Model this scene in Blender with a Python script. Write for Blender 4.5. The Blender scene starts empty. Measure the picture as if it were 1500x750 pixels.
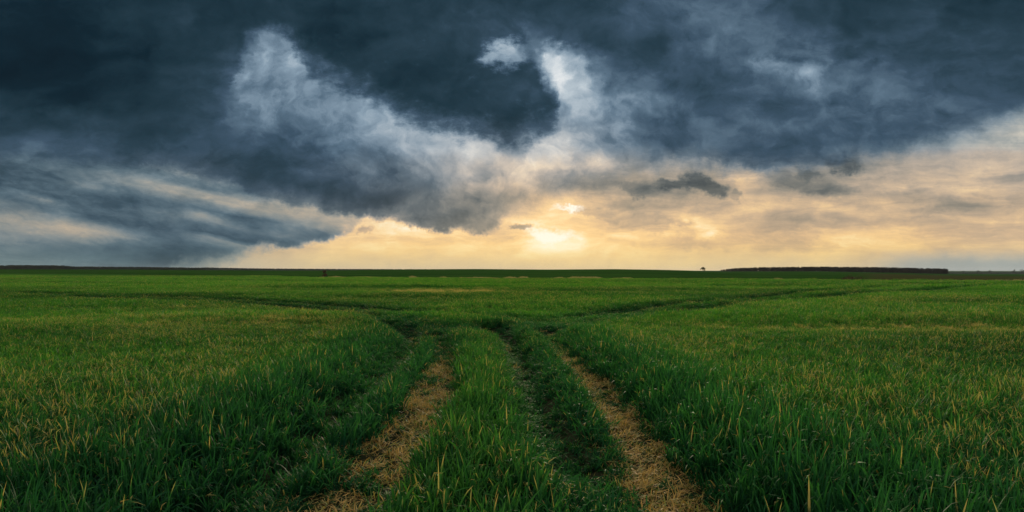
import bpy, math, random
import numpy as np
rng = np.random.default_rng(7)
random.seed(7)
C = bpy.context.scene.collection
scene = bpy.context.scene
R = math.radians

# ---------------------------------------------------------------- camera
EYE = 1.25            # camera height in metres
FPX = 977.0           # focal length in pixels of the 1500 px wide photograph
HY = 396.0            # row of the true horizon
cam_d = bpy.data.cameras.new('camera'); cam = bpy.data.objects.new('camera', cam_d); C.objects.link(cam)
cam.location = (0, 0, EYE); cam.rotation_euler = (R(90), 0, 0)
cam_d.sensor_width = 36; cam_d.lens = FPX/1500*36; cam_d.shift_y = (HY-375)/1500
cam_d.clip_start = .05; cam_d.clip_end = 30000
scene.camera = cam
SUN_AZ, SUN_EL = 3.2, 9.0          # degrees right of +Y / above the horizon
vs = scene.view_settings
vs.view_transform = 'Standard'; vs.look = 'None'; vs.exposure = 0.0; vs.gamma = 1; vs.use_curve_mapping = False
scene.cycles.max_bounces = 6; scene.cycles.diffuse_bounces = 3; scene.cycles.transmission_bounces = 3
scene.cycles.glossy_bounces = 2; scene.cycles.transparent_max_bounces = 4; scene.cycles.volume_bounces = 0

# ---------------------------------------------------------------- node helpers
class G:
    def __init__(s, tree): s.t = tree
    def n(s, kind, **kw):
        nd = s.t.nodes.new(kind)
        for k, v in kw.items(): setattr(nd, k, v)
        return nd
    def put(s, sock, v):
        if isinstance(v, bpy.types.NodeSocket): s.t.links.new(v, sock)
        elif isinstance(v, (tuple, list)) and sock.type == 'RGBA' and len(v) == 3: sock.default_value = (*v, 1)
        else: sock.default_value = v
    def m(s, op, a, b=None, c=None, clamp=False):
        nd = s.n('ShaderNodeMath', operation=op, use_clamp=clamp)
        for i, v in enumerate((a, b, c)):
            if v is not None: s.put(nd.inputs[i], v)
        return nd.outputs[0]
    def vm(s, op, a, b=None, scale=None):
        nd = s.n('ShaderNodeVectorMath', operation=op)
        s.put(nd.inputs[0], a)
        if b is not None: s.put(nd.inputs[1], b)
        if scale is not None: s.put(nd.inputs['Scale'], scale)
        return nd.outputs[0]
    def sm(s, v, a, b, lo=0., hi=1.):
        nd = s.n('ShaderNodeMapRange', interpolation_type='SMOOTHSTEP')
        for i, q in enumerate((v, a, b, lo, hi)): s.put(nd.inputs[i], q)
        return nd.outputs[0]
    def xyz(s, x, y, z=0.):
        nd = s.n('ShaderNodeCombineXYZ')
        for i, q in enumerate((x, y, z)): s.put(nd.inputs[i], q)
        return nd.outputs[0]
    def noise(s, vec, scale, detail=5, rough=.5, dist=0., ntype='FBM'):
        nd = s.n('ShaderNodeTexNoise', noise_type=ntype)
        s.put(nd.inputs['Vector'], vec); nd.inputs['Scale'].default_value = scale
        nd.inputs['Detail'].default_value = detail; nd.inputs['Roughness'].default_value = rough
        nd.inputs['Distortion'].default_value = dist
        return nd.outputs[0]
    def mix(s, f, a, b, blend='MIX'):
        nd = s.n('ShaderNodeMix', data_type='RGBA', blend_type=blend)
        s.put(nd.inputs[0], f); s.put(nd.inputs[6], a); s.put(nd.inputs[7], b)
        return nd.outputs[2]
    def lerp(s, f, a, b):
        nd = s.n('ShaderNodeMix', data_type='FLOAT')
        s.put(nd.inputs[0], f); s.put(nd.inputs[2], a); s.put(nd.inputs[3], b)
        return nd.outputs[0]
    def ramp(s, v, stops, interp='LINEAR'):
        nd = s.n('ShaderNodeValToRGB'); cr = nd.color_ramp; cr.interpolation = interp
        while len(cr.elements) > 1: cr.elements.remove(cr.elements[-1])
        cr.elements[0].position = stops[0][0]; cr.elements[0].color = (*stops[0][1], 1)
        for p, c in stops[1:]:
            e = cr.elements.new(p); e.color = (*c, 1)
        s.put(nd.inputs[0], v)
        return nd.outputs[0]
def lin(c):
    return tuple(((v/255)/12.92 if v/255 <= .04045 else ((v/255+.055)/1.055)**2.4) for v in c)

# ---------------------------------------------------------------- sky
# Broken storm cloud over a warm clear horizon.  Directions are (azimuth, rise over run).
# Each row of the tables is a height above the horizon; entries are azimuth:brightness.
def table(txt):
    out = []
    for ln in txt.strip().splitlines():
        k, v = ln.split('|')
        out.append((float(k), [tuple(map(float, q.split(':'))) for q in v.split()]))
    return out
UPPER = table('''
0|0:34 150:35 200:40 300:43 400:46 500:46 600:54 700:62 800:60 850:60 900:68 950:80 1000:88 1050:90 1100:84 1150:60 1200:54 1250:50 1300:50 1350:54 1400:44 1450:46 1500:50
30|0:33 100:35 200:44 250:48 275:58 300:45 350:46 400:46 500:44 600:54 700:58 750:64 800:58 850:58 900:64 950:76 1000:84 1050:94 1100:88 1150:70 1200:58 1250:52 1300:52 1350:60 1400:50 1500:56
60|0:31 100:34 200:42 250:50 300:50 345:54 368:90 385:148 410:140 430:110 480:95 690:95 712:140 742:165 765:95 800:72 840:62 880:56 950:62 1000:78 1050:96 1100:96 1150:88 1200:76 1250:62 1300:62 1400:68 1500:60
76|0:30 100:34 200:42 250:50 300:52 340:60 360:100 385:154 400:140 430:140 480:110 690:110 712:150 742:168 768:105 790:105 805:150 830:150 850:100 880:70 950:62 1000:76 1050:92 1100:94 1130:100 1200:100 1250:72 1300:66 1400:66 1500:62
90|0:28 100:32 200:40 250:46 300:54 335:66 350:112 375:155 400:130 430:155 450:140 690:125 715:150 745:150 772:112 788:130 800:190 818:200 838:150 852:160 875:100 900:80 950:62 1000:70 1050:84 1090:92 1120:135 1150:150 1200:140 1230:100 1300:88 1350:74 1400:66 1500:64
120|0:28 100:32 200:38 250:48 300:58 332:80 345:152 365:118 400:122 450:122 500:128 600:140 785:110 803:200 828:225 846:185 860:200 880:140 900:105 950:90 1000:70 1050:70 1100:90 1150:105 1180:100 1200:118 1250:90 1300:92 1400:80 1500:70
150|0:44 50:40 100:34 200:40 250:50 300:66 335:96 355:138 400:102 450:130 500:138 530:158 600:150 780:120 822:150 840:190 860:175 900:128 950:118 1000:92 1050:76 1100:84 1130:72 1200:84 1250:92 1300:90 1400:86 1450:76 1500:80
180|0:56 50:60 100:60 150:58 200:54 250:60 300:64 345:84 380:122 420:98 450:102 500:126 550:155 590:172 650:165 700:155 800:135 850:140 900:135 940:95 1000:70 1030:90 1060:78 1100:92 1150:84 1200:78 1300:84 1350:80 1420:84 1460:100 1500:125
210|0:72 50:76 100:64 150:70 200:60 250:66 300:70 350:76 400:76 450:96 500:113 550:133 600:156 650:180 690:196 715:175 750:140 775:175 800:190 840:165 890:120 930:90 1000:74 1050:88 1100:76 1200:72 1260:76 1320:90 1370:105 1420:125 1500:140
240|0:76 150:72 250:72 290:72 340:64 400:62 450:78 480:84 520:108 560:90 600:120 650:150 700:172 760:190 800:185 850:152 885:178 910:112 950:92 1013:85 1060:76 1100:72 1250:74 1350:100 1500:145
270|0:74 300:64 355:58 400:58 450:58 490:66 540:94 580:98 620:86 650:126 700:150 760:166 800:150 850:135 900:130 1000:90 1100:72 1500:140
300|0:68 400:64 440:74 480:58 540:62 600:92 640:108 660:120 690:105 720:122 760:138 800:152 870:150 1000:90 1500:130
335|0:68 400:66 540:68 600:72 640:64 680:74 715:92 760:130 870:150 1500:130
''')
UWARM = table('''
150|0:0 1500:0
210|0:0 500:0 600:8 750:20 850:14 950:5 1300:0 1500:20
250|0:6 300:14 400:6 550:22 600:30 750:50 900:50 1000:30 1100:3 1250:6 1400:40 1500:50
300|0:10 400:25 500:35 600:60 700:75 800:90 900:90 1500:50
''')
LOWER = table('''
200|0:120 600:150 880:150 1000:150 1300:150 1400:152 1460:158 1500:152
240|0:120 750:170 880:150 925:132 960:162 990:172 1010:162 1040:150 1100:155 1250:135 1280:152 1330:162 1400:168 1450:166 1500:158
270|0:120 750:150 850:136 900:146 940:138 1000:142 1050:148 1085:182 1120:172 1150:140 1200:135 1225:150 1260:172 1300:166 1330:158 1370:172 1430:182 1500:166
300|0:150 540:195 700:190 760:180 785:190 805:208 830:205 870:182 920:166 1000:172 1050:170 1110:190 1180:180 1300:182 1360:168 1400:156 1440:164 1470:178 1500:174
330|0:150 500:198 550:212 700:210 735:200 760:208 790:222 820:215 850:206 880:190 940:184 1000:206 1040:213 1090:188 1150:180 1200:180 1270:178 1330:192 1400:178 1440:178 1500:182
360|0:130 300:150 360:170 410:180 440:198 500:204 600:206 700:206 750:210 780:226 810:230 840:224 870:212 920:210 1000:200 1050:194 1100:190 1150:196 1200:206 1300:199 1400:193 1500:195
392|0:120 300:150 340:178 400:186 500:194 600:196 750:198 850:202 950:202 1050:199 1200:196 1270:184 1330:168 1400:158 1450:162 1500:160
''')
LWARM = table('''
200|0:30 700:30 900:40 1000:60 1250:40 1500:45
240|0:45 750:45 900:50 1000:62 1250:70 1500:66
270|0:60 700:55 800:72 950:82 1050:88 1200:80 1500:75
300|0:70 700:75 800:90 1500:88
360|0:80 420:90 600:100 1300:100 1500:90
392|0:40 340:72 450:84 600:85 900:90 1250:85 1350:45 1500:40
''')
# the sloping lower shelf at the left, given column by column: height:brightness
SHELF = table('''
0|226:85 240:84 256:80 270:80 285:94 292:135 300:130 312:125 318:165 330:152 345:145 360:127 392:120
60|232:100 240:115 250:112 262:100 270:112 285:90 293:152 300:118 312:130 318:150 326:168 335:167 345:147 360:120 392:118
120|240:100 250:132 262:125 272:138 280:108 290:88 305:90 315:95 325:135 333:175 341:188 350:160 356:122 370:112 392:115
180|245:105 250:130 258:142 265:158 275:118 290:94 300:92 310:95 318:115 330:95 338:125 345:152 352:150 358:110 370:97 392:108
240|247:148 252:148 258:98 265:125 272:165 282:168 290:130 300:94 308:110 315:128 322:115 335:84 345:90 350:102 360:84 380:83 392:100
300|262:152 268:125 275:106 282:162 290:170 300:122 305:88 312:130 318:158 325:140 332:104 345:84 348:130 352:155 357:120 365:84 375:82 392:98
360|283:110 290:150 300:172 310:162 318:98 325:88 335:125 345:98 355:84 359:150 363:132 372:108 392:100
420|298:165 305:170 315:162 322:155 330:125 338:112 345:148 352:104 358:92 392:90
480|312:168 320:168 330:160 338:142 345:120 352:108 392:100
540|316:172 325:180 392:180
''')
SL = .2
def shelf_rows():
    out = []
    for rho in np.arange(200, 400, 8.):
        out.append((rho, [(px, float(np.interp(rho+SL*px, [a for a, _ in col], [b for _, b in col]))) for px, col in SHELF]))
    return out
EDGE_UP = ([0, 80, 160, 230, 245, 299, 341, 363, 395, 427, 470, 507, 539, 565, 597, 619, 660, 709, 722, 738, 760, 785, 830, 870, 900, 930, 965, 1000, 1025, 1060, 1117, 1153, 1207, 1249, 1300, 1393, 1433, 1470, 1500],
           [226, 232, 243, 244, 247, 261, 272, 287, 292, 299, 307, 315, 319, 324, 331, 338, 341, 340, 335, 322, 312, 300, 288, 268, 244, 244, 248, 238, 238, 245, 249, 247, 240, 235, 228, 214, 204, 188, 172])
SOFT_UP = ([0, 230, 340, 500, 700, 740, 790, 860, 900, 940, 1010, 1100, 1230, 1300, 1380, 1500], [14, 10, 9, 6, 6, 12, 28, 32, 24, 14, 14, 9, 10, 18, 26, 26])
EDGE_SH = ([0, 225, 262, 300, 330, 352, 373, 400, 427, 470, 496, 503, 516, 535, 552, 600, 1500], [470, 450, 392, 383, 379, 373, 365, 362, 360, 354, 348, 338, 330, 320, 270, 220, 220])
EDGE_CM = ([0, 300, 370, 400, 425, 440, 449, 458, 488, 525, 560, 587, 613, 656, 693, 715, 740, 770, 800, 818, 826, 831, 840, 900, 1500], [0, 10, 26, 36, 58, 80, 98, 112, 126, 139, 156, 174, 189, 195, 196, 202, 208, 202, 194, 182, 160, 120, 30, 0, 0])
TOP_CM = ([0, 660, 720, 760, 776, 788, 800, 812, 822, 830, 1500], [-200, -200, -60, 10, 60, 92, 104, 116, 136, 170, 200])

w = bpy.data.worlds.new('World'); scene.world = w; w.use_nodes = True
nt = w.node_tree; nt.nodes.clear(); g = G(nt)
tc = g.n('ShaderNodeTexCoord').outputs['Generated']
sep = g.n('ShaderNodeSeparateXYZ'); g.put(sep.inputs[0], tc); dx, dy, dz = sep.outputs
SPAN = 44.0
def U(px): return .5 + math.degrees(math.atan((px-750)/FPX))/(2*SPAN)
az = g.m('MULTIPLY', g.m('ARCTAN2', dx, dy), 180/math.pi)
hor = g.m('MAXIMUM', dy, .22)
vv = g.m('DIVIDE', g.m('MAXIMUM', dz, -.02), hor)            # rise over run
row = g.m('MULTIPLY_ADD', vv, -FPX, HY)                       # height measured downwards, 396 = horizon
P3 = g.xyz(g.m('MULTIPLY', az, .0175), g.m('MULTIPLY', vv, 1.6), g.m('MULTIPLY', dy, .35))     # a deck seen from below is squeezed
PI3 = g.xyz(g.m('MULTIPLY', az, .0175), vv, g.m('MULTIPLY', dy, .35))
low = g.sm(row, 150., 380.)                                   # 1 near the horizon
def wob(base, scale, detail, seed, rough=.55):
    nd = g.n('ShaderNodeTexNoise'); g.put(nd.inputs['Vector'], g.vm('ADD', base, (seed, seed*1.7, seed*.3)))
    nd.inputs['Scale'].default_value = scale; nd.inputs['Detail'].default_value = detail; nd.inputs['Roughness'].default_value = rough
    return g.vm('SUBTRACT', nd.outputs['Color'], (.5, .5, .5))
def sepv(v):
    s_ = g.n('ShaderNodeSeparateXYZ'); g.put(s_.inputs[0], v); return s_.outputs
W1 = wob(P3, 5.0, 3, 3.1); W2 = wob(PI3, 22.0, 5, 9.7, .62)
w1 = sepv(W1); w2 = sepv(W2)
ampl = g.lerp(low, 1.0, .45)
azw = g.m('MULTIPLY_ADD', g.m('MULTIPLY', g.m('MULTIPLY_ADD', w1[0], 3.2, g.m('MULTIPLY', w2[0], 3.6)), ampl), 1., az)
roww = g.m('MULTIPLY_ADD', g.m('MULTIPLY_ADD', w1[1], 42., g.m('MULTIPLY', w2[1], 48.)), ampl, row)
u = g.m('MULTIPLY_ADD', azw, 1/(2*SPAN), .5, clamp=True)
# finer coordinates for the crisp cloud edges
W3 = sepv(wob(PI3, 30.0, 5, 21.3, .68))
aze = g.m('MULTIPLY_ADD', W3[0], 2.6, az); ue = g.m('MULTIPLY_ADD', aze, 1/(2*SPAN), .5, clamp=True)
rowe = g.m('MULTIPLY_ADD', W3[1], 42., g.m('MULTIPLY_ADD', w1[1], 14., row))
def thin(pts, n=31):
    pts = list(pts)
    while len(pts) > n:                                   # a ramp holds 32 stops: drop the least telling ones
        e = [abs(pts[i][1]-np.interp(pts[i][0], [pts[i-1][0], pts[i+1][0]], [pts[i-1][1], pts[i+1][1]])) for i in range(1, len(pts)-1)]
        pts.pop(1+int(np.argmin(e)))
    return pts
def val(c):
    nd = g.n('ShaderNodeSeparateColor'); g.put(nd.inputs[0], c); return nd.outputs[0]
def grid(tab, uu, rr, smooth=True):
    acc = None; last = None
    for y, pts in tab:
        col = g.ramp(uu, [(U(x), (v/255,)*3) for x, v in thin(pts)], 'EASE' if smooth else 'LINEAR')
        if acc is None: acc = col
        elif smooth: acc = g.mix(g.sm(rr, last, y), acc, col)
        else: acc = g.mix(g.m('MULTIPLY_ADD', rr, 1/(y-last), -last/(y-last), clamp=True), acc, col)
        last = y
    return val(acc)
def curve(uu, xs, ys, lo=-250., hi=500.):
    return g.m('MULTIPLY_ADD', val(g.ramp(uu, [(U(x), ((v-lo)/(hi-lo),)*3) for x, v in thin(zip(xs, ys))])), hi-lo, lo)
pc = lambda t: [(y, [(x, v*2.55) for x, v in p]) for y, p in t]
Lu, Wu = grid(UPPER, u, roww), grid(pc(UWARM), u, roww)
Ll, Wl = grid(LOWER, u, roww), grid(pc(LWARM), u, roww)
# lower-left shelf in sloping coordinates
pxl = g.m('MULTIPLY_ADD', g.m('TANGENT', g.m('MULTIPLY', g.m('MAXIMUM', g.m('MINIMUM', az, 5.), -44.), math.pi/180)), FPX, 750.)
slope = g.m('MULTIPLY', pxl, SL)
rho0 = g.m('SUBTRACT', row, slope)
PS = g.xyz(g.m('MULTIPLY', pxl, .0032), g.m('MULTIPLY', rho0, .0085), 4.4)
WS = sepv(wob(PS, 3.4, 6, 1.3, .66))
rho = g.m('MULTIPLY_ADD', WS[1], 17., rho0)
us = g.m('MULTIPLY_ADD', g.m('MULTIPLY_ADD', WS[0], 5., az), 1/(2*SPAN), .5, clamp=True)
Lsh = grid(shelf_rows(), us, rho, False)
Lsh = g.m('MULTIPLY_ADD', g.m('SUBTRACT', g.noise(g.vm('MULTIPLY', PS, (1.6, 1.6, 1)), 7., 6, .68, .6), .5), g.sm(row, 395., 330., .02, .20), g.m('MULTIPLY', Lsh, .93))
Wsh = g.m('MULTIPLY', g.sm(Lsh, .36, .70), g.sm(row, 215., 320., .30, .62))
def mask(edge, soft, rr, uu, lo=-250., hi=500., wide=34., k=.34):
    e = curve(uu, *edge, lo, hi)
    d = g.m('SUBTRACT', e, rr)
    crisp = g.sm(d, g.m('MULTIPLY', soft, -1.) if not isinstance(soft, float) else -soft, soft)
    return g.m('MULTIPLY', crisp, g.sm(d, 0., wide, 1.-k, 1.))      # a torn edge, then a body that thickens inwards
m_sh = mask(EDGE_SH, g.sm(pxl, 300., 420., 24., 6.), rowe, ue, wide=14., k=.2)
L = g.lerp(m_sh, Ll, Lsh); Wm = g.lerp(m_sh, Wl, Wsh)
# small separate clouds low over the horizon
def blob(px, py, rx, ry, soft=1.6, warped=True, ang=0.):
    a0 = math.degrees(math.atan((px-750)/FPX)); ax = aze if warped else az; rw = rowe if warped else row
    k = FPX/math.cos(R(a0))**2*math.pi/180
    ddx = g.m('MULTIPLY', g.m('SUBTRACT', ax, a0), k); ddy = g.m('SUBTRACT', rw, py)
    if ang: c, s = math.cos(R(ang)), math.sin(R(ang)); ddx, ddy = g.m('MULTIPLY_ADD', ddx, c, g.m('MULTIPLY', ddy, s)), g.m('MULTIPLY_ADD', ddx, -s, g.m('MULTIPLY', ddy, c))
    qx = g.m('MULTIPLY', ddx, 1/rx); qy = g.m('MULTIPLY', ddy, 1/ry)
    return g.m('EXPONENT', g.m('MULTIPLY', g.m('ADD', g.m('MULTIPLY', qx, qx), g.m('MULTIPLY', qy, qy)), -soft))
N5 = g.m('SUBTRACT', g.noise(g.vm('MULTIPLY', PI3, (1, 1.8, 1)), 34., 5, .68), .5)
for px, py, rx, ry, dark, st, an in [(1190, 326, 110, 13, 172, .65, 0), (1080, 357, 150, 10, 178, .6, 2), (1395, 300, 60, 9, 146, .6, -12), (1420, 340, 110, 8, 176, .5, -2), (1310, 262, 36, 8, 152, .6, 0),
                                  (1180, 268, 70, 15, 118, .85, 12), (1232, 240, 26, 14, 84, .9, 8), (1185, 252, 22, 8, 92, .7, 10), (930, 276, 30, 9, 112, .85, 8), (985, 267, 30, 9, 96, .9, -4), (1018, 263, 18, 15, 88, .9, 20), (1042, 272, 26, 11, 88, .9, 18),
                                  (1080, 288, 12, 8, 134, .7, 0), (885, 317, 40, 9, 166, .7, 14), (960, 322, 55, 8, 164, .7, 4), (940, 332, 34, 6, 166, .6, 0), (763, 338, 15, 6, 138, .9, 2), (536, 338, 14, 6, 158, .6, -20), (870, 268, 60, 12, 132, .5, 0)]:
    f = g.sm(g.m('MULTIPLY_ADD', N5, .75, blob(px, py, rx, ry, .9, True, an)), .16, .80)
    L = g.lerp(g.m('MULTIPLY', f, st), L, dark/255)
# upper deck, then the dark central mass in front of it
soft = curve(ue, *SOFT_UP, 0., 60.)
m_up = mask(EDGE_UP, soft, rowe, ue)
L = g.lerp(m_up, L, Lu); Wm = g.lerp(m_up, Wm, Wu)
cm_soft = g.m('MULTIPLY_ADD', N5, 10., 7.)
m_cm = g.m('MULTIPLY', mask(EDGE_CM, 15., g.m('MULTIPLY_ADD', N5, 52., rowe), ue, wide=48., k=.42), g.sm(g.m('MULTIPLY_ADD', N5, 30., g.m('SUBTRACT', rowe, curve(ue, *TOP_CM))), -12., 40.))
hole = g.sm(g.m('MULTIPLY_ADD', N5, 2.0, blob(741, 80, 40, 24, 1.0)), .15, .95)
m_cm = g.m('MULTIPLY', m_cm, g.m('MULTIPLY_ADD', hole, -.8, 1.))
Lcm = grid([(0, [(300, 44), (400, 47), (500, 45), (600, 54), (700, 62), (760, 64), (830, 60)]), (60, [(300, 50), (430, 46), (500, 42), (600, 50), (700, 58), (780, 66)]), (120, [(450, 58), (500, 48), (560, 44), (650, 48), (750, 56), (800, 62)]), (185, [(550, 60), (620, 50), (720, 46), (800, 56)])], u, roww)
L = g.lerp(m_cm, L, Lcm)
# unseen dome overhead and behind the viewer: generic cloud, brightened to light the crop
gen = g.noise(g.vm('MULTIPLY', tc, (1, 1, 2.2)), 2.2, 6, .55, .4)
bright_back = g.ramp(gen, [(.3, (.48,)*3), (.5, (.70,)*3), (.72, (.96,)*3)])
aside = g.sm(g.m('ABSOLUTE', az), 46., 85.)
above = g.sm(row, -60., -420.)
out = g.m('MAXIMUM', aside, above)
L = g.lerp(out, L, val(bright_back)); Wm = g.lerp(out, Wm, .25)
# fine structure: wisps and billows above, drawn-out streaks near the horizon
D1 = g.m('SUBTRACT', g.noise(g.vm('ADD', PI3, g.vm('ADD', g.vm('SCALE', W1, scale=.30), g.vm('SCALE', W2, scale=.07))), 13.0, 6, .62, .2), .5)
D2 = g.m('SUBTRACT', g.noise(g.vm('ADD', g.vm('MULTIPLY', PI3, (1, 4.2, 1)), g.vm('SCALE', W2, scale=.05)), 11.0, 6, .62, .4), .5)
PB = g.vm('ADD', g.vm('MULTIPLY', PI3, (1, 1.35, 1)), g.vm('ADD', g.vm('SCALE', W1, scale=.12), g.vm('SCALE', W2, scale=.045)))
relief = g.m('SUBTRACT', g.noise(PB, 8.5, 5, .58), g.noise(g.vm('ADD', PB, (.010, -.022, 0.)), 8.5, 5, .58))   # lumps lit from the low gap
a_hi = g.m('ADD', g.m('MULTIPLY', g.sm(L, .18, .5), .42), .075)
a_lo = g.m('MULTIPLY', g.sm(row, 392., 340.), .44)
near_sh = g.m('MULTIPLY', m_sh, g.m('SUBTRACT', 1., m_up))
dsum = g.lerp(g.m('MAXIMUM', m_up, g.sm(row, 260., 200.)), g.m('MULTIPLY', D2, g.m('MULTIPLY_ADD', near_sh, -.7*.44, a_lo)), g.m('MULTIPLY', D1, a_hi))
L = g.m('ADD', L, dsum)
L = g.m('MULTIPLY_ADD', relief, g.m('MULTIPLY', g.sm(L, .10, .40, .14, .42), g.sm(row, 370., 260., .3, 1.)), L)
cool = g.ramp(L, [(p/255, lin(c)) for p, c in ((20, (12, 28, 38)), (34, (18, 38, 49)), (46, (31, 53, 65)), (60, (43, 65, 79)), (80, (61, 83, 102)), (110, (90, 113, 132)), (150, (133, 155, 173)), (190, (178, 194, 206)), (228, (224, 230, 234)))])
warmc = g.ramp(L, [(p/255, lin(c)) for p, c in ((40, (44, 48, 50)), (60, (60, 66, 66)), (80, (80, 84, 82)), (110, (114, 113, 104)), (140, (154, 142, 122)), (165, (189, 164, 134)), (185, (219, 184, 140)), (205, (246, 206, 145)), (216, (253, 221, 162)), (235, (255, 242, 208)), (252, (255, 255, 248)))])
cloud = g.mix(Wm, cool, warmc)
# glow of the hidden sun around its place low in the clear band
glow = g.m('MAXIMUM', g.m('MULTIPLY', blob(808, 346, 52, 13), 1.0), g.m('MULTIPLY', blob(835, 306, 28, 6), .8))
cloud = g.mix(g.m('MULTIPLY', g.m('MULTIPLY', g.sm(g.m('MULTIPLY_ADD', D2, 1.1, glow), .12, .85), g.sm(glow, .04, .3)), .95, clamp=True), cloud, lin((255, 252, 238)))
cloud = g.mix(g.m('MULTIPLY', blob(800, 345, 200, 40, 1.4, False), .10), cloud, lin((255, 222, 160)))
cloud = g.mix(g.sm(row, 340., 390., 0., 1.), cloud, g.mix(1., cloud, (.93, 1.0, .92), 'MULTIPLY'))
# clear sky seen thinly through the gaps
sky = g.n('ShaderNodeTexSky', sky_type='NISHITA', sun_disc=False)
sky.sun_elevation = R(SUN_EL); sky.sun_rotation = R(SUN_AZ); sky.air_density = 1.3; sky.dust_density = 3
g.put(sky.inputs[0], tc) if sky.inputs else None
cloud = g.mix(near_sh, cloud, g.mix(1., cloud, (1.04, .99, .88), 'MULTIPLY'))
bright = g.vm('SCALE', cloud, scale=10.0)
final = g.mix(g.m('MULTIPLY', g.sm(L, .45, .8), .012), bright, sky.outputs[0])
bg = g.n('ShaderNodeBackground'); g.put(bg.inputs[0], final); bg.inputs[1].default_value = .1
wo = g.n('ShaderNodeOutputWorld'); nt.links.new(bg.outputs[0], wo.inputs[0])
w.cycles.sampling_method = 'MANUAL'; w.cycles.sample_map_resolution = 512

# ---------------------------------------------------------------- sun
sd = bpy.data.lights.new('sun', 'SUN'); sun = bpy.data.objects.new('sun', sd); C.objects.link(sun)
sd.energy = 3.0; sd.angle = R(10); sd.color = (1, .80, .55)
sun.rotation_euler = (R(90-SUN_EL), 0, R(180-SUN_AZ)); sun.location = (0, 50, 40)

# ---------------------------------------------------------------- mesh / material helpers
def mesh_np(name, verts, faces_quads=None, tris=None, mat=None, smooth=True):
    me = bpy.data.meshes.new(name)
    nq = 0 if faces_quads is None else len(faces_quads); ntr = 0 if tris is None else len(tris)
    me.vertices.add(len(verts)); me.vertices.foreach_set('co', np.asarray(verts, np.float32).ravel())
    idx = []; starts = []; tot = []
    if nq: idx.append(np.asarray(faces_quads).ravel()); starts.append(np.arange(nq)*4); tot.append(np.full(nq, 4))
    if ntr: idx.append(np.asarray(tris).ravel()); starts.append(np.arange(ntr)*3+nq*4); tot.append(np.full(ntr, 3))
    idx = np.concatenate(idx).astype(np.int32)
    me.loops.add(len(idx)); me.loops.foreach_set('vertex_index', idx)
    me.polygons.add(nq+ntr)
    me.polygons.foreach_set('loop_start', np.concatenate(starts).astype(np.int32))
    me.polygons.foreach_set('use_smooth', np.full(nq+ntr, smooth))
    me.update(calc_edges=True); me.validate()
    if mat: me.materials.append(mat)
    return me
def attr(me, name, arr, typ='FLOAT'):
    a = me.attributes.new(name, typ, 'POINT')
    a.data.foreach_set({'FLOAT': 'value', 'INT': 'value', 'FLOAT_VECTOR': 'vector', 'FLOAT_COLOR': 'color'}[typ], np.asarray(arr, np.int32 if typ == 'INT' else np.float32).ravel())
def link(name, me, parent=None, **props):
    o = bpy.data.objects.new(name, me); C.objects.link(o)
    if parent: o.parent = parent
    for k, v in props.items(): o[k] = v
    return o
def material(name):
    m = bpy.data.materials.new(name); m.use_nodes = True; m.node_tree.nodes.clear()
    return m, G(m.node_tree)
def surface(g, shader):
    o = g.n('ShaderNodeOutputMaterial'); g.t.links.new(shader, o.inputs[0])

# value noise for placing things
_tab = rng.random((256, 256))
def vnoise(x, y, s, seed=0):
    x = np.asarray(x)/s + seed*17.3; y = np.asarray(y)/s + seed*9.1
    xi = np.floor(x).astype(int); yi = np.floor(y).astype(int); fx = x-xi; fy = y-yi
    fx = fx*fx*(3-2*fx); fy = fy*fy*(3-2*fy)
    t = lambda a, b: _tab[a % 256, b % 256]
    return (t(xi, yi)*(1-fx)+t(xi+1, yi)*fx)*(1-fy)+(t(xi, yi+1)*(1-fx)+t(xi+1, yi+1)*fx)*fy
def ss(x, a, b):
    t = np.clip((np.asarray(x)-a)/(b-a), 0, 1); return t*t*(3-2*t)

# ---------------------------------------------------------------- plan of the field (metres, +Y away from the viewer)
LEFT = [(-.93, 0), (-.90, 3), (-.84, 4.3), (-.80, 6), (-.885, 8.5), (-1.1, 10.7), (-1.43, 12.7)]
LEFT_FAR = [(-1.43, 12.7), (-2.26, 14.7), (-3.6, 17.2), (-5.4, 19.7), (-8.1, 22.6), (-11.6, 25.2), (-19.4, 29), (-28, 32), (-60, 38)]
FURROW = [(-1.40, 0), (-1.42, 3), (-1.45, 4.2), (-1.50, 6), (-1.57, 8.5), (-1.72, 11.3), (-2.1, 13.4), (-3.0, 15.6)]
MID = [(.75, 0), (.56, 3), (.42, 4.2), (.28, 5.5), (.19, 7.4), (.08, 9.8), (-.06, 12), (-.5, 14.2)]
MID_FAR = [(1.0, 13.6), (.3, 15.4), (-.6, 16.9), (-2.5, 18.4), (-4.9, 21.2), (-7.8, 24.0), (-11.5, 27.0), (-19.4, 31), (-28, 34.5), (-60, 41)]
RIGHT = [(.95, 0), (.93, 3), (.91, 4.3), (.93, 6), (.90, 7.4), (.83, 9.1), (.77, 10.7), (.69, 12.3), (.7, 13.4)]
RIGHT_FAR = [(.7, 13.4), (1.34, 14.5), (2.4, 15.9), (4.9, 19), (8.6, 23.9), (17.9, 33), (35.8, 48.8), (60, 66)]
RIGHT_FAR2 = [(-.5, 13.0), (.76, 14.9), (1.9, 17), (5.7, 22.6), (10.0, 28.2), (16.9, 36.4), (34, 52.5), (60, 72)]
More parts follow.
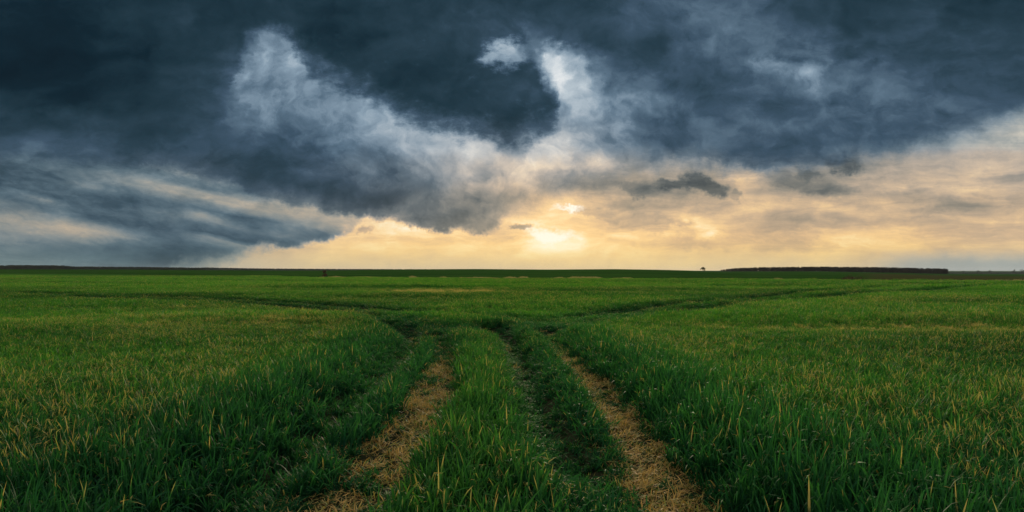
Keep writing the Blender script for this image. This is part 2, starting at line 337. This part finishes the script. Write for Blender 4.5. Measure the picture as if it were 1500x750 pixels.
def pdist(x, y, line):
    x = np.asarray(x, float); y = np.asarray(y, float)
    best = np.full(x.shape, 1e9); side = np.zeros(x.shape)
    for (x0, y0), (x1, y1) in zip(line[:-1], line[1:]):
        ex, ey = x1-x0, y1-y0; t = np.clip(((x-x0)*ex+(y-y0)*ey)/(ex*ex+ey*ey), 0, 1)
        d = np.hypot(x-x0-t*ex, y-y0-t*ey); cr = np.sign(ex*(y-y0)-ey*(x-x0))
        u_ = d < best; best = np.where(u_, d, best); side = np.where(u_, cr, side)
    return best, side
EDGE = [(-600, 560), (-187, 244), (-110, 190), (-49, 128), (-27, 98), (0, 86), (20, 79), (37, 73), (50, 66), (120, 40), (300, 10)]
def edge_y(x): return np.interp(x, [p[0] for p in EDGE], [p[1] for p in EDGE])
def dmn0(a, b, c): return np.minimum(np.minimum(a, b), c)
def field(x, y):
    """height factor, dead straw, dry tips, lushness with wall shade, lean at points of the crop"""
    wv = (vnoise(x, y, .5, 1)-.5)*.14
    dl, sl = pdist(x, y, LEFT); dm, sm_ = pdist(x, y, MID); dr, sr = pdist(x, y, RIGHT)
    far = np.minimum.reduce([pdist(x, y, q)[0] for q in (LEFT_FAR, MID_FAR, RIGHT_FAR, RIGHT_FAR2)])
    n1 = vnoise(x, y, 1.7, 2); n2 = vnoise(x, y, .35, 3); n3 = vnoise(x, y, 6., 4); n4 = vnoise(x, y*2.2, 14., 5)
    h = .86+.14*n1+.20*n2
    h *= .74+.42*ss(vnoise(x*.35, y, 2.6, 9), .15, .75)
    sp = .09+.20*ss(vnoise(x, y, .28, 31), .55, .9)+.45*ss(y, 6.5, 12.5); h *= np.maximum(sp, .12+.88*ss(dl+wv*.8-.08*(sl < 0)*ss(9-y, 0, 3), .13-.06*ss(y, 6, 10), .34-.08*ss(y, 6, 10)))
    h *= .30+.70*np.maximum(ss(dm+wv*.8, .10, .36), .4*ss(4.6-y, 0, 1.))
    h *= np.maximum(sp, .12+.88*ss(dr+wv*.8, .12-.05*ss(y, 6, 10), .30-.07*ss(y, 6, 10)))
    # thinner bands beside the wheelings
    df = pdist(x, y, FURROW)[0]; h *= .46+.54*ss(df+wv, .08, .34)

    h *= 1+.34*ss(dmn0(df, dr, dm), .3, .5)*(1-ss(dmn0(df, dr, dm), .9, 1.7))*(y < 15)
    h *= 1-.30*((x > .3) & (y < 13) & (sm_ < 0) & (sr > 0))*ss(11-y, -2, 2)
    h *= (.28+.26*ss(21-y, 0, 6))+(.72-.26*ss(21-y, 0, 6))*ss(far+wv*1.6, .18, .9)
    cross = np.exp(-(((x+.1)/2.2)**2+((y-14.6)/2.0)**2)*1.2); h *= 1-.15*cross*(.4+.6*n2)
    dead = np.maximum(ss(.27-dl-wv*.8, 0, .11)*ss(12-y, 0, 5.5), ss(.25-dr-wv*.8, 0, .11)*ss(13-y, 0, 5))
    sprout = ss(vnoise(x, y, .28, 31), .55, .8); dead *= 1-.5*sprout
    dmin = np.minimum(np.minimum(np.minimum(dl, dr), dm), df)
    dry = .08+.30*ss(dmin, .5, 1.8)*np.maximum(ss(np.abs(x), .6, 2.), ss(y, 11, 16))*(1-.55*ss(y, 22, 45))
    dry = np.where((np.abs(x+.3) < .75) & (dmin > .2) & (y < 13), .17, dry)
    dry *= .35+1.1*n1*ss(n3, .05, .7)
    # yellowing patches
    def spot(cx, cy, rx, ry): return np.exp(-(((x-cx)/rx)**2+((y-cy)/ry)**2))
    patch = spot(-3.4, 35, 2.6, 3.0)*3.0+spot(9, 13.2, 3.5, .8)+spot(14, 13.5, 4, .8)+spot(5.5, 13.5, 2.5, .7)*.6+spot(-6, 15, 5, 2)*.4+spot(-9, 20, 8, 1.5)*.3
    patch = patch*(.4+1.0*n2)
    dry = np.clip(dry+patch*.8, 0, 2)
    lush_shade = np.clip(1.15-.85*ss(dmin, .4, 1.6)+(n3-.5)*.7-patch, 0, 1)*ss(30-y, 0, 24)
    lush_shade = np.clip(lush_shade+.55*ss(4.6-y, -1.5, 1.2)+.7*ss(1.1-far, 0, .9)*ss(y, 9, 14), 0, 1)
    ridge = np.exp(-((x+.33)/.45)**4)*ss(14-y, 0, 2); lush_shade *= 1-.5*ridge; h *= 1-.14*ridge
    dry = dry*(.35+1.25*ss(n2, .3, .75))
    h *= 1-.25*np.clip(patch, 0, 1)
    return h, dead, dry, lush_shade, dmin, patch, n4

# ---------------------------------------------------------------- ground (one sheet out past the horizon)
def column_px(azd):
    a = np.clip(azd, -50, 50); return 750+FPX*np.tan(np.radians(a))
CREST = ([-500, 0, 200, 380, 480, 560, 650, 700, 800, 900, 980, 1060, 1200, 1400, 1500, 2000],
         [394.5, 394.4, 395, 396.2, 396.2, 395, 394.2, 394, 394.8, 394.2, 395.4, 397.6, 397.4, 401.6, 402.2, 403])
def terrain(x, y):
    x = np.asarray(x, float); y = np.asarray(y, float)
    azd = np.degrees(np.arctan2(x, y)); px = column_px(azd)
    depth = np.maximum(np.hypot(x, y)*np.cos(np.radians(np.clip(azd, -50, 50))), 1e-3)
    yc = np.interp(px, *CREST); rc = np.interp(px, [970, 1060], [500, 1200])
    zc = EYE-(yc-HY)*rc/FPX
    ye = np.interp(px, [1000, 1400, 1500], [397.5, 401, 401.4]); ze = EYE-(ye-HY)*3000/FPX
    xe = np.clip(x, -600, 300); yb = edge_y(xe)
    r0 = np.clip(depth*(yb/np.maximum(y, 1e-3)), 40, 400); r0 = np.where(y > 1, r0, 400)
    t1 = ss(depth, 0, 1)*np.clip((depth-r0)/(rc-r0), 0, 1); t1 = t1**.8
    t2 = np.clip((depth-rc)/(3000-rc), 0, 1)
    t3 = np.clip((depth-3000)/9000, 0, 1)
    z = zc*t1
    z = np.where(depth > rc, zc+(ze-zc)*t2, z)
    z = np.where(depth > 3000, ze+(EYE-.5*12000/FPX-ze)*t3, z)
    return z
def ruts(x, y):
    dl = pdist(x, y, LEFT)[0]; dm = pdist(x, y, MID)[0]; dr = pdist(x, y, RIGHT)[0]
    z = -.13*np.exp(-(pdist(x, y, FURROW)[0]/.22)**2)-.07*np.exp(-(dl/.24)**2)-.15*np.exp(-(dm/.22)**2)*ss(y, 3.0, 4.6)-.08*np.exp(-(dr/.24)**2)
    z += .02*np.exp(-((x+.33)/.42)**2)*ss(13.5-y, 0, 3)
    return z*(np.asarray(y) > 0)*ss(17-np.asarray(y), 0, 3)
azs = np.concatenate([np.arange(-180, -50, 4), np.arange(-50, 50, .4), np.arange(50, 180.1, 4)])
rad = np.concatenate([[.01], np.arange(1, 20, .22), np.arange(20, 60, 2.), np.arange(60, 140, 3.), np.geomspace(140, 12000, 70)])
AZ, RR = np.meshgrid(np.radians(azs), rad)
gx = RR*np.sin(AZ); gy = RR*np.cos(AZ)
gz = terrain(gx, gy)+ruts(gx, gy)
nr, na = gx.shape
ii = np.arange(nr-1)[:, None]*na+np.arange(na-1)[None]
quads = np.stack([ii, ii+1, ii+1+na, ii+na], -1).reshape(-1, 4)[:, ::-1]
gm, q = material('field_ground')
pos = q.n('ShaderNodeNewGeometry').outputs['Position']
za = q.n('ShaderNodeAttribute', attribute_name='beyond').outputs['Fac']
zs = q.n('ShaderNodeAttribute', attribute_name='stubble').outputs['Fac']
nA = q.noise(pos, .9, 6, .6); nB = q.noise(q.vm('MULTIPLY', pos, (.35, 1, 1)), .06, 5, .6); nC = q.noise(pos, 9., 5, .65)
soil = q.mix(nC, (.016, .026, .011), (.050, .050, .026))
crop = q.mix(q.sm(nB, .35, .65), (.034, .120, .018), (.060, .155, .022))
crop = q.mix(q.m('MULTIPLY', q.sm(nA, .45, .75), .35), crop, (.10, .11, .03))
sepp = q.n('ShaderNodeSeparateXYZ'); q.put(sepp.inputs[0], pos)
near = q.sm(q.m('SUBTRACT', q.m('ABSOLUTE', sepp.outputs[1]), q.m('MULTIPLY', nA, 8.)), 38., 62.)
col = q.mix(near, soil, crop)
hill = q.mix(q.sm(nB, .35, .65), (.020, .060, .012), (.036, .088, .016))
col = q.mix(za, col, hill)
col = q.mix(zs, col, q.mix(nB, (.075, .055, .026), (.05, .065, .022)))
bs = q.n('ShaderNodeBsdfPrincipled'); q.put(bs.inputs['Base Color'], col); bs.inputs['Roughness'].default_value = 1.; bs.inputs['Specular IOR Level'].default_value = 0.
bp = q.n('ShaderNodeBump'); bp.inputs['Strength'].default_value = .8; bp.inputs['Distance'].default_value = .06; q.put(bp.inputs['Height'], nC); q.put(bs.inputs['Normal'], bp.outputs[0])
surface(q, bs.outputs[0])
me = mesh_np('field_ground', np.stack([gx, gy, gz], -1).reshape(-1, 3), quads, mat=gm)
fx, fy = gx.ravel(), gy.ravel()
beyond = ss(fy-edge_y(np.clip(fx, -600, 300)), -1.0, 1.5)*(fy > 0)
attr(me, 'beyond', beyond)
pxs = column_px(np.degrees(np.arctan2(fx, fy)))
attr(me, 'stubble', beyond*ss(pxs, 1240, 1300)*ss(np.hypot(fx, fy), 700, 420)*.9)
link('field_ground', me, kind='structure')

# ---------------------------------------------------------------- thin evening haze over the whole plain
hz, q = material('haze'); pv = q.n('ShaderNodeVolumePrincipled')
pv.inputs['Color'].default_value = (.80, .88, 1., 1); pv.inputs['Density'].default_value = .00002; pv.inputs['Anisotropy'].default_value = .2
ho = q.n('ShaderNodeOutputMaterial'); q.t.links.new(pv.outputs[0], ho.inputs['Volume'])
X0, Z0, Z1 = 12500., float(gz.min())-1., 45.
hv = [(x_, y_, z_) for z_ in (Z0, Z1) for x_, y_ in ((-X0, -X0), (X0, -X0), (X0, X0), (-X0, X0))]
link('haze', mesh_np('haze', hv, [(0, 3, 2, 1), (4, 5, 6, 7), (0, 1, 5, 4), (1, 2, 6, 5), (2, 3, 7, 6), (3, 0, 4, 7)], mat=hz, smooth=False), kind='stuff')

# ---------------------------------------------------------------- leaf blades
def blades(n, radius, length, width, segs, bend=(.2, 1.2), kink=.35, flat=False, spread=.25):
    """n ribbon leaves; returns verts, quads, per-vertex (random, along, random2)"""
    V = []; Q = []; A = []; base = 0
    for i in range(n):
        a = random.uniform(0, 2*math.pi); rr = radius*math.sqrt(random.random())
        x, y, z = rr*math.cos(a), rr*math.sin(a), 0.
        L_ = length*random.uniform(.55, 1.1); W_ = width*random.uniform(.6, 1.2)
        hd = random.uniform(0, 2*math.pi)                      # heading of the lean
        th = random.uniform(0, spread) if not flat else random.uniform(1.1, 1.5)
        tot = random.uniform(*bend); kk = random.random() < kink; kpos = random.uniform(.45, .85)
        r1, r2 = random.random(), random.random(); tw = random.uniform(-1.2, 1.2)
        if flat: z = random.uniform(.004, .03)
        hd2 = hd+math.pi/2+random.uniform(-.8, .8)
        for s in range(segs+1):
            t = s/segs
            wv = W_*(.55+.45*min(1, t*4))*(1-max(0, (t-.45)/.55)**1.7)*.5+.0004
            side = hd2+tw*t
            sx, sy = math.cos(side)*wv, math.sin(side)*wv
            sz = wv*.35*math.sin(tw+t*2)
            V += [(x-sx, y-sy, z-sz), (x+sx, y+sy, z+sz)]; A += [(r1, t, r2, 1)]*2
            cur = th+tot*t**1.6+(1.0 if kk and t > kpos else 0)
            if flat: cur = th+.25*math.sin(t*5+r1*6)
            cur = min(cur, 2.5); st = L_/segs
            x += st*math.sin(cur)*math.cos(hd); y += st*math.sin(cur)*math.sin(hd); z += st*math.cos(cur)
            if z < .004: z = .004
            if s < segs: k = base+2*s; Q.append((k, k+1, k+3, k+2))
        base += 2*(segs+1)
    return np.array(V), np.array(Q), np.array(A)
def leaf_material(name, build):
    m, q = material(name)
    bl = q.n('ShaderNodeAttribute', attribute_name='leaf'); sc = q.n('ShaderNodeSeparateColor'); q.put(sc.inputs[0], bl.outputs['Color'])
    r1, t, r2 = sc.outputs
    inst = lambda n: q.n('ShaderNodeAttribute', attribute_name=n, attribute_type='INSTANCER').outputs['Fac']
    col, rough, trans = build(q, r1, t, r2, inst)
    bs = q.n('ShaderNodeBsdfPrincipled'); q.put(bs.inputs['Base Color'], col); bs.inputs['Roughness'].default_value = rough; bs.inputs['Specular IOR Level'].default_value = .16
    tr = q.n('ShaderNodeBsdfTranslucent'); q.put(tr.inputs[0], q.mix(1., col, (1.0, 1.05, .6), 'MULTIPLY'))
    mx = q.n('ShaderNodeMixShader'); mx.inputs[0].default_value = trans
    q.t.links.new(bs.outputs[0], mx.inputs[1]); q.t.links.new(tr.outputs[0], mx.inputs[2]); surface(q, mx.outputs[0])
    return m
def wheat_col(q, r1, t, r2, inst):
    lush_shade = inst('lush_shade'); dry = inst('dry'); tone = inst('tone')
    a = q.mix(r1, (.008, .078, .032), (.028, .155, .044))      # lush blue-green, darkened to carry the shade of crop walls by the tracks
    b = q.mix(r1, (.018, .130, .022), (.066, .225, .034))      # yellow-green
    col = q.mix(lush_shade, b, a)
    col = q.mix(1., col, q.mix(tone, (.62, .70, .8), (1.4, 1.3, 1.1)), 'MULTIPLY')
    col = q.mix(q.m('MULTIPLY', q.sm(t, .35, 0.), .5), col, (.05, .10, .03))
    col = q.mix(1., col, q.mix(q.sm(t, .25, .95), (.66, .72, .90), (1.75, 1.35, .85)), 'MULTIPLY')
    tip = q.m('MULTIPLY', q.sm(t, .74, .93), q.m('LESS_THAN', r2, dry))
    straw = q.mix(r1, (.56, .36, .10), (.50, .47, .15))
    whole = q.m('MULTIPLY', q.sm(t, .45, .6), q.m('LESS_THAN', r2, q.m('MAXIMUM', q.m('MULTIPLY', dry, .03), q.m('MULTIPLY_ADD', dry, .6, -.5))))
    col = q.mix(q.m('MAXIMUM', tip, whole), col, straw)
    return col, .65, .4
def straw_col(q, r1, t, r2, inst):
    return q.mix(r1, q.mix(r2, (.48, .25, .075), (.80, .54, .19)), q.mix(r2, (.10, .27, .06), (.52, .24, .08))), .7, .3
M_wheat = leaf_material('wheat_leaf', wheat_col); M_straw = leaf_material('dead_leaf', straw_col)

M_pale = leaf_material('pale_dry_leaf', lambda q, r1, t, r2, inst: (q.mix(r1, (.34, .27, .12), (.50, .40, .20)), .7, .35))

def tuft_set(name, count, mat, *a, **k):
    col = bpy.data.collections.new(name)
    for i in range(count):
        V, Q, A = blades(*a, **k)
        me = mesh_np(name, V, Q, mat=mat); attr(me, 'leaf', A, 'FLOAT_COLOR')
        col.objects.link(bpy.data.objects.new(name, me))
    return col
def scatter(name, col, pts, rotz, tilt, tiltdir, scale, attrs, label=None):
    me = bpy.data.meshes.new(name); me.vertices.add(len(pts)); me.vertices.foreach_set('co', pts.astype(np.float32).ravel())
    # rotation: spin about z then lean by tilt towards tiltdir
    rot = np.stack([tilt*-np.sin(tiltdir), tilt*np.cos(tiltdir), rotz], -1)
    attr(me, 'rot', rot, 'FLOAT_VECTOR'); attr(me, 'scl', scale, 'FLOAT_VECTOR')
    attr(me, 'pick', rng.integers(0, len(col.objects), len(pts)), 'INT')
    for k, v in attrs.items(): attr(me, k, v)
    o = link(name, me, kind='stuff')
    if label: o['label'] = label
    ng = bpy.data.node_groups.new(name, 'GeometryNodeTree')
    ng.interface.new_socket('Geometry', in_out='INPUT', socket_type='NodeSocketGeometry')
    ng.interface.new_socket('Geometry', in_out='OUTPUT', socket_type='NodeSocketGeometry')
    N = ng.nodes; K = ng.links
    gi = N.new('NodeGroupInput'); go = N.new('NodeGroupOutput')
    ip = N.new('GeometryNodeInstanceOnPoints'); ci = N.new('GeometryNodeCollectionInfo')
    ci.inputs['Collection'].default_value = col; ci.inputs['Separate Children'].default_value = True; ci.inputs['Reset Children'].default_value = True
    def na(n, t):
        nd = N.new('GeometryNodeInputNamedAttribute'); nd.data_type = t; nd.inputs['Name'].default_value = n; return nd.outputs['Attribute']
    K.new(gi.outputs[0], ip.inputs['Points']); K.new(ci.outputs[0], ip.inputs['Instance']); ip.inputs['Pick Instance'].default_value = True
    K.new(na('pick', 'INT'), ip.inputs['Instance Index']); K.new(na('rot', 'FLOAT_VECTOR'), ip.inputs['Rotation']); K.new(na('scl', 'FLOAT_VECTOR'), ip.inputs['Scale'])
    K.new(ip.outputs[0], go.inputs[0])
    md = o.modifiers.new('scatter', 'NODES'); md.node_group = ng
    return o
def sow(y0, y1, per_m2, side=.86, pad=1.2):
    area = side*(y1*y1-y0*y0)+2*pad*(y1-y0); n = int(area*per_m2)
    y = rng.random(int(n*2.4))*(y1-y0)+y0; x = (rng.random(len(y))*2-1)*(side*y1+pad)
    k = np.abs(x) < side*y+pad; x, y = x[k], y[k]
    k = rng.permutation(len(x))[:n]; return x[k], y[k]
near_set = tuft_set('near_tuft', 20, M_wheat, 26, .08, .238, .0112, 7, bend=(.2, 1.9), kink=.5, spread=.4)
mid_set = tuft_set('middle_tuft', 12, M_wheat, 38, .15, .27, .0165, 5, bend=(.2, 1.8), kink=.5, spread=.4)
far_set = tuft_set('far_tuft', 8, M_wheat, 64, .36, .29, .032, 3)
straw_set = tuft_set('straw_tuft', 10, M_straw, 30, .10, .070, .0048, 3, flat=True)
loose_set = tuft_set('loose_tuft', 8, M_straw, 9, .07, .12, .0065, 4, bend=(.3, 1.6), spread=.9)
def crop(name, st, x, y, hscale, label):
    h, dead, dry, lush_shade, dmin, patch, n4 = field(x, y)
    keep = (rng.random(len(x)) > dead*.55) & (h > .09) & (y < edge_y(x)-.4)
    x, y, h, dry, lush_shade, n4, dmin = x[keep], y[keep], h[keep], dry[keep], lush_shade[keep], n4[keep], dmin[keep]
    n = len(x)
    fl = .75+.35*rng.random(n)
    scale = np.stack([fl*(.55+.45*np.clip(h, 0, 1)), fl*(.55+.45*np.clip(h, 0, 1)), h*hscale*(.85+.3*rng.random(n))], -1)
    tilt = rng.random(n)*.22; td = rng.random(n)*2*np.pi
    strip = (x > .3) & (x < .95) & (y < 12)
    tilt = np.where(strip, .35+.25*rng.random(n), tilt); td = np.where(strip, rng.normal(0.1, .35, n), td)
    fard = np.minimum.reduce([pdist(x, y, q_)[0] for q_ in (LEFT_FAR, MID_FAR, RIGHT_FAR, RIGHT_FAR2)])
    tone = np.clip(.58+(n4-.5)*1.1+(vnoise(x*.5, y, 3., 12)-.5)*.9+rng.normal(0, .16, n)-.6*ss(1.3-fard, 0, .9)*ss(y, 14, 20), 0, 1)
    return scatter(name, st, np.stack([x, y, ruts(x, y)], -1), rng.random(n)*6.28, tilt, td, scale, dict(dry=dry, lush_shade=lush_shade, tone=tone), label)
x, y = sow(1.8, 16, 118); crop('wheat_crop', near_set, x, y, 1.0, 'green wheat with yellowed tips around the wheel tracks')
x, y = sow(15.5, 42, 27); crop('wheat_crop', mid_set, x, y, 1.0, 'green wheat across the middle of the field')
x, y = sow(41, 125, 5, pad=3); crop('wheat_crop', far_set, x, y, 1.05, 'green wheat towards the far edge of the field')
x, y = sow(1.8, 16, 95, side=.12, pad=1.4); dead = field(x, y)[1]; dl = pdist(x, y, MID)[0]
k = (dead > rng.random(len(x))*.9) | ((dl < .15) & (rng.random(len(x)) < .02)) | ((pdist(x, y, LEFT)[0] < .5) & (rng.random(len(x)) < .3)) | ((pdist(x, y, RIGHT)[0] < .3) & (rng.random(len(x)) < .3)) | (rng.random(len(x)) < .02); x, y = x[k], y[k]; n = len(x)
sc_ = (.7+.6*rng.random(n))[:, None]*np.ones((1, 3))
scatter('dead_straw', loose_set, np.stack([x[::3], y[::3], ruts(x[::3], y[::3])+.002], -1), rng.random(len(x[::3]))*6.28, rng.random(len(x[::3]))*.3, rng.random(len(x[::3]))*6.28, np.ones((len(x[::3]), 3))*.9, dict(), 'loose curled brown leaves standing in the wheel tracks')
scatter('dead_straw', straw_set, np.stack([x, y, ruts(x, y)+.004], -1), rng.random(n)*6.28, rng.random(n)*.15, rng.random(n)*6.28, sc_, dict(), 'flattened brown leaves lying in the wheel tracks')

# pale dry grass along the far edge of the crop
margin_set = tuft_set('margin_tuft', 6, M_pale, 60, .4, .42, .05, 3, bend=(.1, .8))
x = np.concatenate([rng.uniform(-30, 16, 1500), rng.uniform(16, 60, 260), rng.uniform(-95, -30, 500)])
y = edge_y(x)+rng.random(len(x))*1.6; k = (vnoise(x, y*0, 1.1, 20) > .22) & (x > -29) & ((x < 16) | (vnoise(x, y*0, 3, 24) > .55)); x, y = x[k], y[k]; n = len(x)
sc_ = np.stack([.8+.5*rng.random(n), .8+.5*rng.random(n), (.34+.5*rng.random(n))*(.4+1.1*vnoise(x, x*0, .9, 21))], -1)
scatter('dry_margin_grass', margin_set, np.stack([x, y, terrain(x, y)], -1), rng.random(n)*6.28, rng.random(n)*.2, rng.random(n)*6.28, sc_, dict(), 'pale dry grass strip along the far edge of the crop')

# ---------------------------------------------------------------- trees and bushes
def flat_mat(name, c1, c2, scale, trans=0.):
    m, q = material(name)
    pos = q.n('ShaderNodeNewGeometry').outputs['Position']
    col = q.mix(q.sm(q.noise(pos, scale, 3), .35, .65), c1, c2)
    bs = q.n('ShaderNodeBsdfPrincipled'); q.put(bs.inputs['Base Color'], col); bs.inputs['Roughness'].default_value = .85; bs.inputs['Specular IOR Level'].default_value = .15
    surface(q, bs.outputs[0]); return m
M_bark = flat_mat('bark', (.04, .028, .02), (.08, .06, .045), 3.)
M_wood = flat_mat('spring_twigs', (.022, .020, .013), (.045, .036, .020), .08)
M_crown = flat_mat('olive_leaves', (.04, .05, .015), (.08, .075, .02), .8)
M_brush = flat_mat('brown_twigs', (.09, .045, .03), (.13, .075, .04), 1.5)
M_farwood = flat_mat('far_leaves', (.025, .045, .03), (.05, .06, .035), .02)

def limb(V, Q, a, b, r0, r1, sides=5):
    a = np.array(a, float); b = np.array(b, float); d = b-a; d /= np.linalg.norm(d)
    s = np.cross(d, (0, 0, 1.) if abs(d[2]) < .9 else (1., 0, 0)); s /= np.linalg.norm(s); t = np.cross(d, s)
    k = len(V)
    for p, r in ((a, r0), (b, r1)):
        for i in range(sides):
            an = 2*math.pi*i/sides; V.append(p+r*(math.cos(an)*s+math.sin(an)*t))
    for i in range(sides): Q.append((k+i, k+(i+1) % sides, k+sides+(i+1) % sides, k+sides+i))
def tree_parts(h, spread, trunk_h, nleaf, leaf, rnd, lobes=9):
    V = []; Q = []; top = np.array((0, 0, trunk_h)); limb(V, Q, (0, 0, -.4), top, h*.035, h*.022, 6)
    cs = []
    for i in range(lobes):
        a = 2*math.pi*i/lobes+rnd.uniform(-.4, .4); rr = spread*rnd.uniform(.25, .75); z = rnd.uniform(trunk_h*1.1, h*.88)
        if i == 0: a, rr, z = 0, 0, h*.86
        c = np.array((rr*math.cos(a), rr*math.sin(a), z)); cs.append((c, spread*rnd.uniform(.28, .45)))
        midp = top*.5+c*.5+np.array((0, 0, -.05*h)); limb(V, Q, top*rnd.uniform(.75, 1), midp, h*.013, h*.008, 4); limb(V, Q, midp, c, h*.008, h*.003, 4)
    LV = []; LQ = []
    for i in range(nleaf):
        c, r = cs[i % len(cs)]
        d = np.array([rnd.gauss(0, 1) for _ in range(3)]); d /= np.linalg.norm(d); p = c+d*r*rnd.uniform(.35, 1)**.7*np.array((1, 1, .75))
        u1 = np.array([rnd.gauss(0, 1) for _ in range(3)]); u1 /= np.linalg.norm(u1); u2 = np.cross(u1, d); u2 /= (np.linalg.norm(u2)+1e-6)
        s = leaf*rnd.uniform(.5, 1.2); k = len(LV); LV += [p-u1*s, p-u2*s*.5, p+u1*s, p+u2*s*.5]; LQ.append((k, k+1, k+2, k+3))
    return np.array(V), np.array(Q), np.array(LV), np.array(LQ)
def at(px, depth): return (px-750)/FPX*depth
def tree(name, label, cat, px, depth, h, spread, th, nleaf, leaf, mat, seed, group=None, sink=0):
    rnd = random.Random(seed); V, Q, LV, LQ = tree_parts(h, spread, th, nleaf, leaf, rnd)
    e = bpy.data.objects.new(name, None); C.objects.link(e); X = at(px, depth)
    e.location = (X, depth, float(terrain(np.array([X]), np.array([depth]))[0])-sink); e['label'] = label; e['category'] = cat
    if group: e['group'] = group
    link('trunk' if cat == 'tree' else 'stems', mesh_np(name, V, Q, mat=M_bark, smooth=False), e)
    link('crown' if cat == 'tree' else 'foliage', mesh_np(name, LV, LQ, mat=mat, smooth=False), e)
    return e
tree('lone_tree', 'small lone round-crowned tree on the skyline beside the left end of the wood', 'tree', 1030, 560, 3.6, 2.5, .9, 500, .3, M_crown, 3)
tree('bush', 'brown leafless upright bush standing alone at the far edge of the crop', 'bush', 476, 100.5, 1.3, .65, .2, 700, .07, M_brush, 5)
tree('bramble', 'low wide brown bramble at the field edge in front of the wood', 'bush', 1245, 76, .5, 1.5, .06, 900, .06, M_brush, 8)

# woods: one mass each, made of many single crowns
def wood(name, label, mat, pieces):
    Vs = []; Qs = []; k = 0
    protos = []
    for i in range(6):
        rnd = random.Random(50+i); V, Q, LV, LQ = tree_parts(1., .36, .10, 190, .06, rnd, 9)
        protos.append((np.vstack([V, LV]), np.vstack([Q, LQ+len(V)])))
    for (X, Y, Z, h, wd) in pieces:
        V, Q = protos[random.randrange(6)]; a = random.uniform(0, 6.28); c, s = math.cos(a), math.sin(a)
        v = V.copy(); v[:, 0], v[:, 1] = (V[:, 0]*c-V[:, 1]*s)*h*wd+X, (V[:, 0]*s+V[:, 1]*c)*h*wd+Y; v[:, 2] = V[:, 2]*h+Z
        Vs.append(v); Qs.append(Q+k); k += len(v)
    return link(name, mesh_np(name, np.vstack(Vs), np.vstack(Qs), mat=mat, smooth=False), kind='stuff', label=label)
def strip(x0, x1, d0, d1, n, tops, wd=1.0, jit=.12, edge=None):
    out = []
    for i in range(n):
        px = random.uniform(x0, x1); d = random.uniform(d0, d1); X = at(px, d); Z = float(terrain(np.array([X]), np.array([d]))[0])
        ty = np.interp(px, *tops); top = EYE+(HY-ty)*d/FPX; h = (top-Z)*random.uniform(1-jit, 1+jit*.3)
        if h > .5: out.append((X, d, Z, h, wd))
    return out
wood('far_wood', 'dark bare-branched wood along the right of the skyline', M_wood,
     strip(1056, 1388, 1195, 1290, 1300, ([1056, 1075, 1110, 1200, 1300, 1388], [395, 392.6, 391.2, 390.2, 391.2, 393.2]), .9, .24))
wood('distant_treeline', 'low dark line of woods on the left skyline', M_farwood,
     strip(-120, 300, 1500, 1600, 1500, ([-120, 0, 40, 95, 105, 200, 300], [389, 388.4, 387.8, 388.6, 390, 390.6, 391.8]), 1.3, .16)
     + strip(300, 640, 2500, 2650, 1400, ([300, 380, 500, 640], [391.5, 393, 393.8, 394.2]), 1.5, .2)
     + strip(1380, 1620, 2900, 3100, 900, ([1380, 1500, 1620], [398.6, 398.2, 398]), 1.5, .3))
for i, (px, h, lb) in enumerate([(1412, 13, 'pale distant tree just right of the end of the wood'), (1433, 16, 'taller distant tree between the wood and the right edge of the view'), (1450, 17, 'isolated distant tree standing over low blue woods'),
                                 (1486, 19, 'broad distant tree next to the rightmost one'), (1497, 19, 'broad distant tree at the right edge of the view')]):
    tree('distant_tree', lb, 'tree', px, 2800, h, h*.55, h*.25, 260, h*.07, M_farwood, 30+i, 'distant trees on the right skyline')
